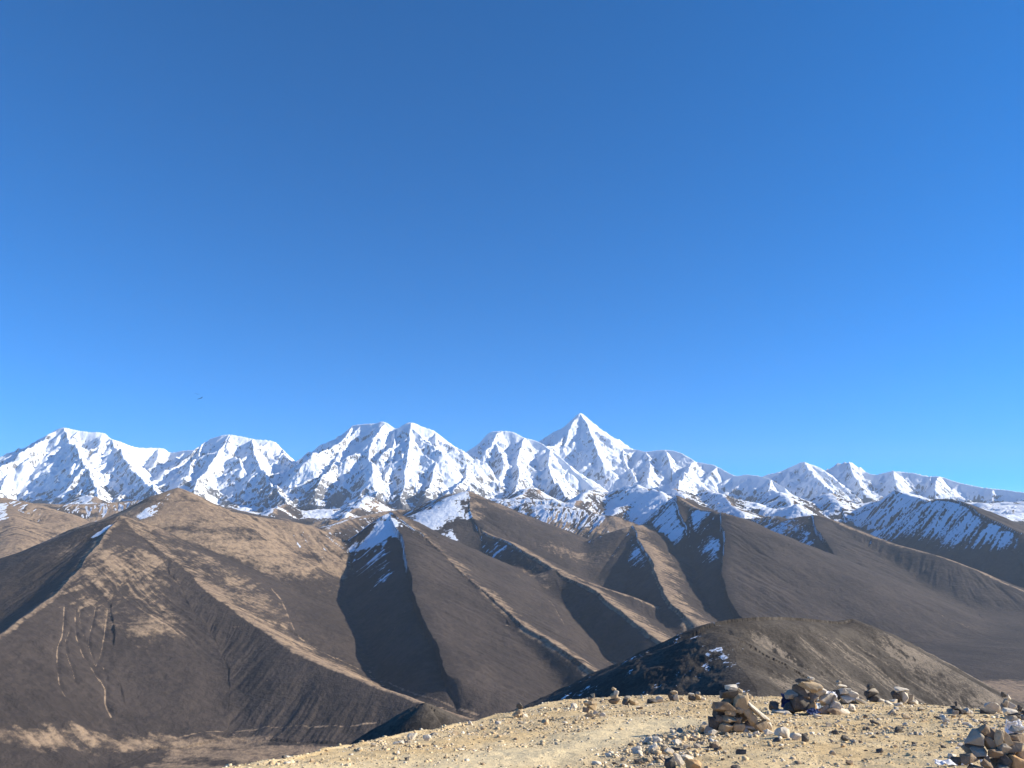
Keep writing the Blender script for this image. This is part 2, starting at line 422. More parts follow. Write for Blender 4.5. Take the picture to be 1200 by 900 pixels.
spurs = [
  [(75,501,17000),(82,515,16600),(95,540,15800),(108,565,15000),(118,588,14100)],
  [(45,515,17100),(25,535,16500),(8,560,15700),(-5,585,14800)],
  [(128,513,17000),(140,532,16300),(158,557,15400),(190,585,14200)],
  [(240,519,17300),(228,540,16500),(215,565,15400)],
  [(268,509,17000),(258,530,16400),(240,556,15600),(228,575,14800)],
  [(296,515,17000),(298,533,16300),(314,562,15100),(335,588,14000),(356,612,12900)],
  [(330,526,17000),(345,550,16200),(370,575,15200),(385,592,14400)],
  [(412,499,16300),(400,525,15600),(388,550,14900),(372,570,14300)],
  [(463,502,15900),(461,525,15300),(455,555,14600),(440,588,13700)],
  [(482,495,15800),(479,520,15200),(476,552,14500),(470,586,13700)],
  [(510,506,15800),(512,535,15100),(508,562,14400),(498,582,13800)],
  [(537,525,15800),(546,545,15200),(545,563,14600),(528,580,13800),(505,592,13200)],
  [(546,563,14600),(552,580,13800),(556,598,13000)],
  [(573,507,18600),(580,522,18000),(590,543,17000),(585,565,16000)],
  [(615,513,18200),(606,540,17000),(608,565,15800),(600,585,14800)],
  [(645,527,17600),(643,548,16600),(652,570,15500),(672,592,14400)],
  [(680,484,23000),(690,503,22300),(697,525,21400),(708,545,20400)],
  [(680,484,23000),(668,505,22400),(660,525,21700)],
  [(728,524,22000),(733,545,20700),(745,562,19500)],
  [(757,529,21000),(762,550,19800),(758,566,18800)],
  [(815,541,19800),(803,556,18600),(795,574,17200),(800,588,16000)],
  [(780,527,20600),(785,548,19600)],
  [(940,541,20500),(950,556,19400),(968,573,18000),(990,590,16500)],
  [(903,562,17600),(900,580,16600),(905,594,15500)],
  [(995,541,23000),(1000,560,21500),(1010,574,20000)],
  [(1045,552,21600),(1050,568,20300)],
  [(1100,558,20800),(1095,575,19500)],
]
def walk(poly, spacing, sides, length, slope, spread, out, z_stop, z_drop=14.0):
    p = spline(poly, 4); seg = np.hypot(*(p[1:, :2] - p[:-1, :2]).T); cum = np.concatenate([[0], np.cumsum(seg)])
    pos = spacing * random.uniform(0.3, 0.9); side = random.choice(sides)
    while pos < cum[-1] - spacing * 0.3:
        i = int(np.searchsorted(cum, pos) - 1); t = (pos - cum[i]) / seg[i]
        q = p[i] + (p[i + 1] - p[i]) * t
        d = (p[i + 1] - p[i])[:2] / seg[i]
        a = math.atan2(d[1], d[0]) + side * R(random.uniform(*spread))
        L = length * random.uniform(0.6, 1.3); n = 4; c = np.array([q[0], q[1], q[2] - z_drop]); pts = [c.copy()]
        for j in range(n):
            a += random.uniform(-.3, .3); st = L / n
            c = c + np.array([math.cos(a) * st, math.sin(a) * st, -slope * random.uniform(.75, 1.25) * st * (1.25 - 0.17 * j)])
            pts.append(c.copy())
            if c[2] < z_stop: break
        if q[2] > z_stop + 80: out.append(pts)
        pos += spacing * random.uniform(0.6, 1.4); side = random.choice(sides) if len(sides) == 1 else -side
W.warp(45, 600, 31)
sprs, subs = [], []
for i, c in enumerate(crests):
    W.ridge(pix(c), sl=1.2, sr=1.25, seed=40 + i, **SN)
    walk(pix(c), 620, [-1], 1900, .52, (60, 115), sprs, 450)
for i, c in enumerate(spurs):
    sp = pix([(u_, v_, c[0][2] - 1.28 * (c[0][2] - y_)) for u_, v_, y_ in c])
    W.ridge(sp, sl=1.0, sr=1.5, seed=60 + i, **SN)
    walk(sp, 330, [-1, 1], 800, .62, (40, 80), subs, 350)
for i, sp in enumerate(sprs):
    W.ridge(sp, sl=1.1, sr=1.1, seed=100 + i, reach=1500, **SN)
    walk(sp, 330, [-1, 1], 700, .65, (40, 80), subs, 350)
for i, sp in enumerate(subs):
    W.ridge(sp, sl=1.1, sr=1.1, seed=300 + i, reach=650, **dict(SN, nspl=1, fl=9, flw=70))
print('spurs', len(sprs), 'sub-spurs', len(subs))

# roughness: broken faces and jagged ribs; the drawn crests keep their line
M = np.full(W.X.shape, 1e9)
for c in crests:
    M = np.minimum(M, W.line_dist([q[:2] for q in pix(c)], 700))
env = sstep(0, 340, M)
qx, qy = W.X + 130 * fbm(W.X / 500, W.Y / 500, 3, 401), W.Y + 130 * fbm(W.X / 500, W.Y / 500, 3, 402)
W.Z += W.B * (235 * env * fbm(qx / 1000, qy / 1000, 4, 71, .55, True) + (34 + 40 * env) * fbm(qx / 230, qy / 230, 5, 72, .62, True) * (.5 + .5 * sstep(0, 60, M)))
W.Z += (1 - W.B) * (14 * fbm(W.X / 260, W.Y / 260, 6, 77, .55) * (.25 + .75 * sstep(5, 160, W.D)) - 11 * fbm(W.S / 75, W.D / 620, 4, 78, .55) * sstep(15, 220, W.D) * sstep(900, 400, W.D) * (1 + 2.2 * sstep(8000, 9500, W.Y)))
W.Z += (1 - W.B) * sstep(8200, 10500, W.Y) * (60 * fbm(W.X / 500, W.Y / 500, 6, 79, .55, True) + 130 * fbm(W.X / 1500, W.Y / 1100, 3, 84))

# stream beds and paths (drawn on the slopes as plan lines)
streams = [
  ([(75,712),(72,745),(67,760),(68,790),(72,808),(76,815)], 5, 1.0, 6),
  ([(82,735),(76,755),(82,780),(88,800)], 4, .8, 5),
  ([(98,700),(93,722),(97,742),(101,756)], 4, .6, 3),
  ([(120,782),(125,800),(122,812)], 4, .5, 3), ([(60,745),(62,770),(66,786)], 4, .4, 2),
  ([(88,715),(88,740),(95,765),(105,780),(112,792),(122,808),(123,825),(130,840)], 6, .9, 6),
  ([(112,712),(107,735),(103,755),(110,778)], 4, .8, 5),
  ([(125,715),(122,740),(118,765),(112,780)], 5, .8, 5),
  ([(0,865),(40,866),(75,870)], 14, .8, 1), ([(210,864),(255,858),(300,856),(340,853),(400,853),(440,848)], 9, 1.0, 1),
  ([(318,690),(330,705),(340,728),(347,742),(365,758),(395,772),(430,790),(460,803),(500,818),(560,838)], 12, .9, 0),
  ([(350,748),(385,768),(425,795),(450,810)], 7, .8, 0),
  ([(575,648),(600,668),(640,700),(660,730)], 7, .7, 3),
  ([(455,720),(440,745),(430,760)], 5, .5, 2), ([(475,715),(455,750)], 5, .5, 2),
  ([(783,625),(783,645),(790,660)], 6, .8, 3),
  ([(1095,716),(1110,725),(1140,738),(1180,755)], 8, .6, 2),
  ([(230,735),(275,735),(300,733)], 5, .5, 1), ([(312,798),(340,797)], 5, .7, 1), ([(0,672),(30,660)], 6, .5, 1),
]
STR = np.zeros_like(W.Z)
lines = [([W.cast(u, v) for u, v in l], w, s, dpt) for l, w, s, dpt in streams]
brk = fbm(W.X / 55, W.Y / 55, 3, 61)
for pts, wd, st, dp in lines:
    d = W.line_dist(pts, wd * 14)
    STR = np.maximum(STR, st * np.exp(-(d / (wd * .42)) ** 2) * np.clip(.8 + 1.0 * brk, 0, 1.1))
    W.Z -= .6 * dp * np.exp(-(d / (wd * 1.8)) ** 2)

N = W.normals()
sh = np.array([math.sin(SUN_AZ), math.cos(SUN_AZ)])
slope = np.sqrt(N[0] ** 2 + N[1] ** 2) / np.maximum(N[2], .05)
asp = -(N[0] * 0.93 - N[1] * 0.1) / np.sqrt(N[0] ** 2 + N[1] ** 2 + 1e-6)        # 1: faces the cold side
nz = fbm(W.X / 700, W.Y / 700, 5, 91)
# hills: old snow only on the cold, high faces
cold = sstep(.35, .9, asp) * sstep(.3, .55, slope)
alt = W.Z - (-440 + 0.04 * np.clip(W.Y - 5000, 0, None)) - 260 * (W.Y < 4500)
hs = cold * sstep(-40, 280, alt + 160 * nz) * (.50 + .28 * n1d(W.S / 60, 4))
far = sstep(8200, 12000, W.Y + 1500 * nz)
hs = np.maximum(hs, .85 * far * sstep(1.0, .55, slope) * sstep(-.42, .1, nz * 1.1 + .45 * asp + .3 * far - .1) * sstep(-40, 160, W.Z - 40))
# range: snow everywhere but on steep sunny or low rock
lowr = 1 - sstep(300, 1000, W.Z - 0.02 * (W.Y - 15000) + 260 * nz)
rk = sstep(1.02, 1.7, slope + .3 * fbm(W.X / 130, W.Y / 130, 5, 95, .6) + .5 * fbm(W.S / 55, W.D / 300, 5, 96, .6) + .5 * lowr - .25 * cold + .25 * fbm(W.X / 1500, W.Y / 1500, 2, 99))
rk = rk * (.3 + .7 * sstep(0, 160, M))
ss = 1.1 - .64 * rk - .2 * lowr
for pl, wd, amt in [([(378,632),(405,620),(438,608)], 320, .72), ([(470,612),(505,604),(522,590),(540,581)], 350, .72), ([(40,598),(100,600),(150,594)], 520, .74), ([(170,604),(190,592),(204,580)], 70, .7),
                    ([(655,600),(710,600),(770,592)], 800, .8), ([(640,612),(690,612)], 300, .55), ([(128,617),(98,640),(66,664)], 26, .75), ([(1180,588),(1150,592)], 500, .6)]:
    dd = W.line_dist([W.cast(u, v) for u, v in pl], wd * 1.8)
    hs = np.maximum(hs, amt * sstep(1.35, .2, dd / wd + 1.3 * fbm(W.X / 210, W.Y / 300, 6, 321, .66)) * (W.Y > 4000) * sstep(-.75, .05, asp))
snow = hs * (1 - W.B) + ss * W.B
snow = np.where(W.B > .5, np.maximum(snow, .1), snow)
# grass: crests, and broad patches on the valley floor
flat = 1 - sstep(.1, .22, slope)
floor_t = (1 - .9 * sstep(3650, 4000, W.Y) * (W.X > 600)) * flat * np.clip(.66 + 1.2 * fbm(W.X / 300, W.Y / 130, 6, 97, .6) - .25 * sstep(3600, 5200, W.Y), 0, .9)
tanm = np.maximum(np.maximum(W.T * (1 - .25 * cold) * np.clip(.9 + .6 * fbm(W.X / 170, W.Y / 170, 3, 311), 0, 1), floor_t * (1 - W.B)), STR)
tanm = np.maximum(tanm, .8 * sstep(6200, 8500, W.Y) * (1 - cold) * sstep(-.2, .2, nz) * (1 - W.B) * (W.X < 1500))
for pl, wd, amt in [([(134,654),(124,672),(112,694)], 190, .64), ([(172,655),(166,675),(158,694)], 120, .62), ([(235,655),(280,690),(318,722)], 200, .5), ([(330,640),(345,665)], 260, .5), ([(650,640),(700,655)], 220, .5), ([(610,655),(640,690)], 90, .5), ([(-20,867),(60,869),(150,871),(230,873),(300,868)], 75, .62), ([(205,884),(290,881)], 60, .7), ([(1150,803),(1205,803)], 110, .8)]:
    dd = W.line_dist([W.cast(u, v) for u, v in pl], wd * 1.8)
    stp = fbm(W.X / 130, W.Y / 42, 6, 305, .65) if wd in (75, 60, 110) else fbm(W.X / 30, W.Y / 240, 5, 301, .62)
    tanm = np.maximum(tanm, amt * sstep(1.25, .1, dd / wd + 1.1 * stp))
tanm = tanm * (1 - .45 * sstep(.05, .4, fbm(W.S / 50, W.D / 330, 4, 303)) * (1 - STR))
rockm = np.maximum(W.B, .0)
mt = terrain_material('mountain_slopes', 9.0)
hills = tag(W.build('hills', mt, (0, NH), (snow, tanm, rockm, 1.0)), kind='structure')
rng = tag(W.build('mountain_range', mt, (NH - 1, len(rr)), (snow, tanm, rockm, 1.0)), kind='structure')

# ------------------------------------------------------------------ nearer: the dark hill and the small knoll
Nn = Sheet(-24, 42, 1300, np.concatenate([np.geomspace(150, 900, 820), np.geomspace(900, 1500, 40)[1:]]))
Nn.Z = -40 - 0.62 * np.hypot(Nn.X, Nn.Y)
Nn.warp(5, 45, 131)
nh = lambda pts, **k: Nn.ridge(pix(pts), **dict(dict(sl=.6, sr=.6, k=14, rnd=6, fl=2.0, flw=14, zmin=-300), **k))
nh([(770,758,570),(795,744,572),(830,722,580),(880,713,600),(940,715,640),(1000,722,680),(1030,734,700),(1050,745,715)], sl=.5, sr=.66, seed=1, rnd=14)
nh([(1000,722,680),(1050,745,718),(1090,768,748),(1130,790,772),(1170,815,795),(1220,850,815)], sl=.6, sr=.55, seed=2, rnd=10)
nh([(580,850,600),(610,834,590),(650,815,565),(700,790,530),(760,762,490),(800,748,465),(835,740,447),(852,745,440),(870,753,452),(900,765,460),(940,781,462),(985,806,458),(1040,840,450)], sl=.6, sr=.47, seed=3, rnd=9, tan=6, tanl=3)
nh([(848,744,442),(862,770,405),(880,800,370),(895,830,340)], sl=.55, sr=.56, seed=4, rnd=16, lift=6)
nh([(410,885,325),(440,862,305),(470,838,275),(488,825,256),(498,822,250),(515,827,258),(535,841,276),(560,862,300),(600,900,330)], sl=.6, sr=.68, seed=5, rnd=5, lift=2)
Nn.Z += 2.6 * fbm(Nn.X / 26, Nn.Y / 26, 6, 140, .6) * sstep(2, 18, Nn.D)
NN = Nn.normals()
nsl = np.sqrt(NN[0] ** 2 + NN[1] ** 2) / NN[2]
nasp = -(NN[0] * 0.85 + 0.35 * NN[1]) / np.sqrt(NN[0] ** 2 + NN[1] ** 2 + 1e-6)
nn = fbm(Nn.X / 60, Nn.Y / 60, 5, 151)
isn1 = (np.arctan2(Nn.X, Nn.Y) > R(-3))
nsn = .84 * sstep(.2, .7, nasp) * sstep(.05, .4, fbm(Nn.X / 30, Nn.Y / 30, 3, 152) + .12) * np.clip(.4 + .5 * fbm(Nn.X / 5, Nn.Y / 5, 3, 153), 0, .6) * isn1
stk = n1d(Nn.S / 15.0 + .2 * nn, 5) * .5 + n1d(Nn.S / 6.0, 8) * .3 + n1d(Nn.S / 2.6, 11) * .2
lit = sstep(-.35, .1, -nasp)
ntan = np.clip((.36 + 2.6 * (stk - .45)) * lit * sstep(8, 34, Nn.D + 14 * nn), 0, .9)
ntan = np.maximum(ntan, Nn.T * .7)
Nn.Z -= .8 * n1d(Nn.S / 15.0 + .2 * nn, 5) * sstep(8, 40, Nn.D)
print('streaks', np.percentile(ntan,[5,25,50,75,95]), np.percentile(stk,[5,50,95]), np.percentile(lit,[5,50,95]))
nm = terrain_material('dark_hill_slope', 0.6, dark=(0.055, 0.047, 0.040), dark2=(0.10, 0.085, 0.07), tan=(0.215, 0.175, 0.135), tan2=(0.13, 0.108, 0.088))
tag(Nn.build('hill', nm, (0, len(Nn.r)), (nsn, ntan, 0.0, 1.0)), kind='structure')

# ------------------------------------------------------------------ the stony crest the photographer stands on
ctrl = [(330,897,9.4),(420,872,13),(560,845,18.5),(640,829,22),(700,822,23.5),(780,818,24),(860,818,24),(940,821,23.5),(1000,824,23),(1100,830,21),(1200,836,19),
        (500,900,9.4),(600,900,9.2),(800,900,8.8),(1000,900,8.6),(1200,900,8.2),(500,873,12.5),(600,865,13.5),(800,858,13.5),(1000,858,13),(1150,862,11.8),(700,840,17.5),(900,838,17),(1050,840,16.5)]
cp = np.array([P(*c) for c in ctrl] + [np.array(q, float) for q in [(0,0,-1.65),(-3,3,-1.95),(3,3,-1.9),(0,-8,-1.2),(8,0,-1.5),(-6,0,-1.8),(14,6,-2.2),(20,14,-3.6)]])
def _tps(d): return np.where(d > 0, d * d * np.log(d + 1e-9), 0)
_D = _tps(np.hypot(cp[:, None, 0] - cp[None, :, 0], cp[:, None, 1] - cp[None, :, 1])) + np.eye(len(cp)) * 0.6
_Q = np.hstack([np.ones((len(cp), 1)), cp[:, :2]])
_A = np.block([[_D, _Q], [_Q.T, np.zeros((3, 3))]])
_w = np.linalg.solve(_A, np.concatenate([cp[:, 2], np.zeros(3)]))
_e = np.array([P(*q) for q in [(310,900,9.6),(365,884,11.2),(420,872,13),(480,858,15.3),(560,845,18.5),(640,830,22),(700,822,23.5),(780,818,24),(860,818,24),(940,821,23.5),(1000,824,23),(1100,830,21),(1200,836,19)]])
edge_az = np.concatenate([[-180, -90, -60, -40, -26], np.degrees(np.arctan2(_e[:, 0], _e[:, 1])), [45, 70, 90, 180]])
edge_r = np.concatenate([[9, 4.5, 5, 6.2, 7.6], np.hypot(_e[:, 0], _e[:, 1]), [21, 20, 20, 9]])
def ground_z(x, y, detail=True):
    x = np.asarray(x, float); y = np.asarray(y, float)
    r = np.hypot(x, y) + 1e-9; a = np.degrees(np.arctan2(x, y))
    re = np.interp(a, edge_az, edge_r) + 0.35 * noise2(a / 3.0, a * 0 + 2.2, 5)
    f = np.minimum(1.0, re / r)
    cx, cy = x * f, y * f
    z = _w[-3] + _w[-2] * cx + _w[-1] * cy
    for i in range(len(cp)):
        z = z + _w[i] * _tps(np.hypot(cx - cp[i, 0], cy - cp[i, 1]))
    o = np.maximum(r - re, 0)
    z = z - 0.75 * (np.sqrt(o * o + 1.0) - 1.0)
    if detail:
        near = 1 / (1 + (r / 60) ** 2)
        z = z + near * (0.10 * fbm(x / 2.3, y / 2.3, 3, 201) + 0.03 * fbm(x / .35, y / .35, 4, 205))
        z = z + (1 - near) * 1.5 * fbm(x / 25, y / 25, 4, 209)
    return z
def ray_ground(u, v):
    lo = np.linspace(2.0, 60.0, 6000)
    d = P(u, v, 1.0)
    z = ground_z(d[0] * lo, lo, True)
    i = int(np.argmax(z >= d[2] * lo))
    if i == 0: i = 2000
    return np.array([d[0] * lo[i], lo[i], z[i]])
Gs = Sheet(-60, 62, 1500, np.concatenate([np.geomspace(1.2, 30, 800), np.geomspace(30, 1600, 120)[1:]]))
Gs.Z = ground_z(Gs.X, Gs.Y)
# worn sandy path, running up from the lower left to behind the cairns
pth = [ray_ground(u, v)[:2] for u, v in [(470,905),(560,893),(640,880),(700,868),(760,855),(790,846)]]
pd = Gs.line_dist(pth, 12)
pathm = sstep(1.7, .3, pd + .7 * fbm(Gs.X / 1.5, Gs.Y / 1.5, 4, 221))
brd = [ray_ground(u, v)[:2] for u, v in [(735,897),(765,880),(795,864),(830,852)]]
bdm = sstep(.9, .1, Gs.line_dist(brd, 6) + .4 * fbm(Gs.X / .6, Gs.Y / .6, 4, 231))
gt = NT('stony_ground')
gp = gt.pos(); gm = gt.sep(gt.attr('masks').outputs['Color'])
n_a = gt.noise(gp, 0.8, 5, .6); n_b = gt.noise(gp, 14, 5, .7); n_c = gt.noise(gp, 70, 3, .6)
gc = gt.mix(gt.ramp(n_a, .35, .65), (0.64, 0.465, 0.24), (0.74, 0.57, 0.325))
gc = gt.mix(gt.math('MULTIPLY', gm[0], .8), gc, (0.80, 0.65, 0.395))
gc = gt.mix(gt.math('MULTIPLY', gm[1], .6), gc, (0.40, 0.325, 0.22))
gc = gt.mix(gt.math('MULTIPLY', gt.ramp(n_b, .52, .72), .55), gc, (0.24, 0.17, 0.10))
gc = gt.mix(gt.math('MULTIPLY', gt.ramp(n_c, .55, .75), .5), gc, (0.6, 0.51, 0.38))
gt.bump(gt.math('ADD', n_b, gt.math('MULTIPLY', n_c, .4)), 0.05, .7)
gt.color(gc)
tag(Gs.build('ground', gt.m, (0, len(Gs.r)), (pathm, bdm, 0.0, 1.0)), kind='structure')

#OBJ0
# ------------------------------------------------------------------ stones
def stone_material(name, a, b, c, scale=1.0):
    t = NT(name)
    p = t.objpos()
    n1 = t.noise(p, 7 * scale, 5, .65); n2 = t.noise(p, 38 * scale, 4, .6); n3 = t.noise(p, 3.1 * scale, 2, .5)
    k = t.mix(t.ramp(n1, .35, .65), a, b)
    k = t.mix(t.math('MULTIPLY', t.ramp(n2, .55, .7), .55), k, c)
    k = t.mix(t.math('MULTIPLY', t.ramp(n3, .55, .75), .5), k, (a[0] * .7, a[1] * .66, a[2] * .6))
    t.bump(t.math('ADD', n1, t.math('MULTIPLY', n2, .35)), 0.02, .7)
    return t.color(k)
TONE = {
    'pale':   stone_material('pale_stone', (.55, .485, .385), (.67, .60, .49), (.33, .28, .21)),
    'tan':    stone_material('tan_stone', (.42, .315, .195), (.54, .42, .275), (.24, .18, .12)),
    'grey':   stone_material('grey_stone', (.31, .265, .205), (.43, .37, .29), (.15, .13, .105)),
    'brown':  stone_material('brown_stone', (.21, .155, .105), (.33, .25, .175), (.12, .09, .065)),
    'dark':   stone_material('dark_stone', (.085, .075, .066), (.15, .135, .115), (.24, .21, .175)),
    'orange': stone_material('ochre_stone', (.44, .27, .13), (.55, .37, .20), (.28, .17, .09)),
}
def _ico(sub):
    bm = bmesh.new(); bmesh.ops.create_icosphere(bm, subdivisions=sub, radius=1.0)
    v = np.array([q.co[:] for q in bm.verts]); f = np.array([[q.index for q in fc.verts] for fc in bm.faces]); bm.free()
    return v, f
ICO = {k: _ico(k) for k in (1, 2, 3)}
def rock_shape(rng, sub=2, planes=9, rough=.09):
    """broken stone: a ball cut by random planes, then roughened; fits about -1..1"""
    if sub >= 2:                                                                # broken block: hull of scattered corners, chipped edges
        p = rng.normal(size=(rng.randint(11, 17), 3)); p /= np.linalg.norm(p, axis=1)[:, None]
        p = np.sign(p) * np.abs(p) ** .75 * rng.uniform(.8, 1.05, (len(p), 1))
        bm = bmesh.new()
        for c in p: bm.verts.new(c)
        out = bmesh.ops.convex_hull(bm, input=bm.verts[:])
        bmesh.ops.delete(bm, geom=list({g for g in out['geom_interior'] + out['geom_unused'] if isinstance(g, bmesh.types.BMVert)}), context='VERTS')
        bmesh.ops.dissolve_limit(bm, angle_limit=R(14), verts=bm.verts[:], edges=bm.edges[:])
        bmesh.ops.bevel(bm, geom=bm.edges[:], offset=.05, segments=1, profile=.5, affect='EDGES', clamp_overlap=True)
        bmesh.ops.triangulate(bm, faces=bm.faces[:])
        bmesh.ops.subdivide_edges(bm, edges=bm.edges[:], cuts=2 if sub == 3 else 1, use_grid_fill=True)
        bmesh.ops.triangulate(bm, faces=bm.faces[:])
        bmesh.ops.recalc_face_normals(bm, faces=bm.faces[:])
        bm.verts.index_update()
        v = np.array([c.co[:] for c in bm.verts]); f = [[c.index for c in fc.verts] for fc in bm.faces]; bm.free()
        w = v * 2.0 + rng.uniform(0, 50, 3)
        v = v * (1 + .11 * fbm(w[:, 0] + w[:, 2] * .7, w[:, 1] - w[:, 2] * .6, 3, 7))[:, None]
        return v / np.abs(v).max(0), f
    v, f = ICO[sub]; v = v.copy()
    cuts = [(np.array(a, float) + rng.normal(0, .45, 3), rng.uniform(.36, .66)) for a in ((1,0,0),(-1,0,0),(0,1,0),(0,-1,0),(0,0,1),(0,0,-1))]
    cuts += [(rng.normal(size=3), rng.uniform(.48, .74)) for _ in range(planes - 2)]
    for n, h in cuts:
        n = n / np.linalg.norm(n)
        d = v @ n - h
        v -= np.outer(np.clip(d, 0, None), n)
    q = v * 2.2 + rng.uniform(0, 50, 3)
    v *= (1 + rough * (fbm(q[:, 0] + q[:, 2], q[:, 1] - q[:, 2], 3, 7)))[:, None]
    v /= np.abs(v).max(0)
    return v, f
def mesh_from(name, v, f, mat, smooth=False):
    me = bpy.data.meshes.new(name)
    me.from_pydata([tuple(map(float, q)) for q in v], [], [tuple(map(int, q)) for q in f])
    me.materials.append(mat)
    if smooth: me.polygons.foreach_set('use_smooth', np.ones(len(me.polygons), dtype=bool))
    me.update()
    return me
def rot(ax, ay, az):
    return np.array((Matrix.Rotation(az, 3, 'Z') @ Matrix.Rotation(ay, 3, 'Y') @ Matrix.Rotation(ax, 3, 'X')))
def add_stone(name, loc, size, tone, rng, tilt=0.0, parent=None, yaw=None, sub=3, lean=0.0):
    """size: full width, depth, height in metres; tilt turns it in the picture plane"""
    v, f = rock_shape(rng, sub, rng.randint(8, 14))
    M = rot(lean, tilt, rng.uniform(0, 6.28) if yaw is None else yaw) if tilt == 0 else rot(lean, tilt, 0)
    v = (v * np.array(size) * .5) @ M.T
    o = bpy.data.objects.new(name, mesh_from(name, v, f, TONE[tone]))
    C.objects.link(o)
    if parent is not None:
        o.parent = parent; o.location = [loc[i] - parent.location[i] for i in range(3)]
    else: o.location = loc
    return o
def mpp(u, v, Y):
    """metres per photo pixel at depth Y"""
    yi = (450.0 - v) / F_PX
    return Y / (CT - yi * ST) / F_PX
def empty(name, loc, label, cat, group=None):
    o = bpy.data.objects.new(name, None); o.empty_display_size = .2; o.location = loc; C.objects.link(o)
    return tag(o, label, cat, group)
seed_c = [0]
def cairn(u, v, stones, label, group='stone cairns on the stony crest', name='cairn', Y=None):
    """stones: (du, dv, w, h, tilt degrees, tone, depth px) measured from the foot of the cairn"""
    seed_c[0] += 1
    rng = np.random.RandomState(900 + seed_c[0])
    g = ray_ground(u, v)
    k = mpp(u, v, g[1])
    root = empty(name, g, label, 'cairn', group)
    for (du, dv, w, h, tl, tone, dp) in stones:
        loc = (g[0] + du * k, g[1] + dp * k, g[2] - dv * k)                # dv counts downwards
        hgt = (-dv) / max(1, max(-t_[1] for t_ in stones))
        add_stone('base_stone' if hgt < .25 else 'capstone' if hgt > .93 else 'stone', loc, (w * k * 1.0, (w * .55 + h * .35) * k, h * k * 1.08), tone, rng, R(tl), root, yaw=rng.uniform(-.5, .5))
    return root, k
def pile(w, h, seed, tones, layers=4, cap=None):
    """random layered heap of stones, w wide and h high in pixels"""
    r = random.Random(seed); out = []
    lh = h / layers
    for i in range(layers):
        ww = w * (1 - .8 * i / max(1, layers - 1)) if layers > 1 else w
        n = max(1, int(round(ww / (lh * 1.5))))
        for j in range(n):
            x = 0 if n == 1 else -ww / 2 + ww * (j + .5) / n
            for dp in ((-.28 * ww, .28 * ww) if n > 1 else (0,)):
                sw = ww / n * r.uniform(1.05, 1.45); sh = lh * r.uniform(1.1, 1.5)
                out.append((x + r.uniform(-.1, .1) * ww / n + (r.uniform(-.1, .1) * w if n == 1 else 0), -(i + .5) * lh * 1.0, sw, sh, r.uniform(-14, 14), r.choice(tones), dp))
    if cap: out.append((0, -h - cap[1] * .3, cap[0], cap[1], r.uniform(-10, 10), cap[2], 0))
    return out

# the big cairn in the middle of the crest; its dark stones paint in the shaded left and front
cairn(860, 858, [
    (-23,-8,17,17,24,'dark',4), (-32,-3,16,8,5,'grey',-2), (-10,-6,17,12,8,'tan',-4), (5,-6,14,12,-10,'tan',-3), (14,-3,9,7,10,'pale',-5), (20,-6,14,12,10,'brown',4), (-2,-8,30,14,0,'brown',10),
    (-5,-16,20,8,-3,'tan',-3), (-3,-22,16,7,3,'tan',-2), (6,-13,13,9,12,'brown',-3), (-11,-25,13,9,-10,'brown',2), (7,-25,13,9,-6,'grey',-1), (-16,-14,11,9,14,'brown',0), (17,-22,10,11,0,'tan',-2), (37,-16,10,8,20,'tan',-1), (8,-18,14,12,0,'brown',8), (-13,-21,18,18,0,'dark',7), (6,-26,22,16,0,'brown',7), (16,-16,16,18,0,'brown',8),
    (22,-14,11,18,-20,'tan',-2), (32,-9,15,17,38,'tan',-3), (41,-5,10,10,0,'pale',2), (29,-24,34,9,43,'pale',2),
    (-10,-31,29,17,-4,'brown',0), (10,-33,20,24,14,'tan',2), (0,-30,22,14,0,'brown',9), (-4,-42,24,10,-5,'dark',0), (9,-44,12,9,12,'tan',2),
    (1,-49,19,8,4,'pale',0), (-3,-46,10,6,0,'dark',-1)],
    'tallest cairn, tan slabs leaning on a shade darkened stack under a pale cap stone')
# heap wrapped with scraps of flags
cairn(940, 837, [
    (-32,-8,13,13,10,'dark',0), (-25,-3,24,6,2,'pale',-4), (-14,-7,16,14,-12,'dark',0), (-2,-12,24,24,8,'dark',2), (2,-24,24,16,-6,'brown',4), (-10,-20,16,12,0,'grey',3),
    (12,-31,26,12,14,'tan',2), (4,-37,16,5,-8,'dark',3), (14,-39,9,4,10,'pale',3), (24,-24,16,14,0,'pale',4), (16,-14,20,18,0,'grey',6), (30,-15,18,17,6,'pale',3),
    (12,-6,15,15,-28,'orange',-5), (24,-5,16,11,0,'grey',-2), (36,-8,20,13,-6,'pale',0), (33,-4,22,10,0,'brown',-5), (48,-4,18,7,14,'pale',-2), (40,-16,8,16,-40,'grey',1)],
    'wide low cairn of dark and pale stones tangled with scraps of cloth')
cairn(989, 825, [(-14,-5,12,10,0,'grey',0), (-6,-9,14,12,8,'dark',3), (4,-6,18,10,-8,'pale',-2), (2,-14,16,8,6,'pale',2), (0,-20,12,6,-4,'pale',2), (-4,-24,7,4,0,'grey',2), (12,-10,16,8,24,'pale',0), (20,-4,18,6,22,'pale',-2), (8,-3,24,9,0,'grey',4), (-20,-2,12,6,0,'pale',-2)],
    'ragged pale cairn right behind the cloth tangled heap')
cairn(1023, 822, [(0,-3,20,7,2,'dark',0), (8,-2,12,5,-4,'pale',-3), (-1,-8,17,6,-3,'dark',1), (1,-12,14,5,5,'grey',0), (-1,-16,9,7,10,'dark',0)],
    'small dark pyramid shaped cairn with grey layers at the far edge')
cairn(1058, 822, [(-7,-8,10,17,-6,'dark',1), (1,-8,9,15,4,'pale',-2), (9,-6,9,13,8,'grey',0), (2,-9,16,14,0,'grey',5), (-1,-17,17,5,3,'pale',0), (7,-15,8,7,25,'pale',1), (12,-3,10,6,0,'pale',-2)],
    'blocky pale cairn with upright stones and a flat slab on top')
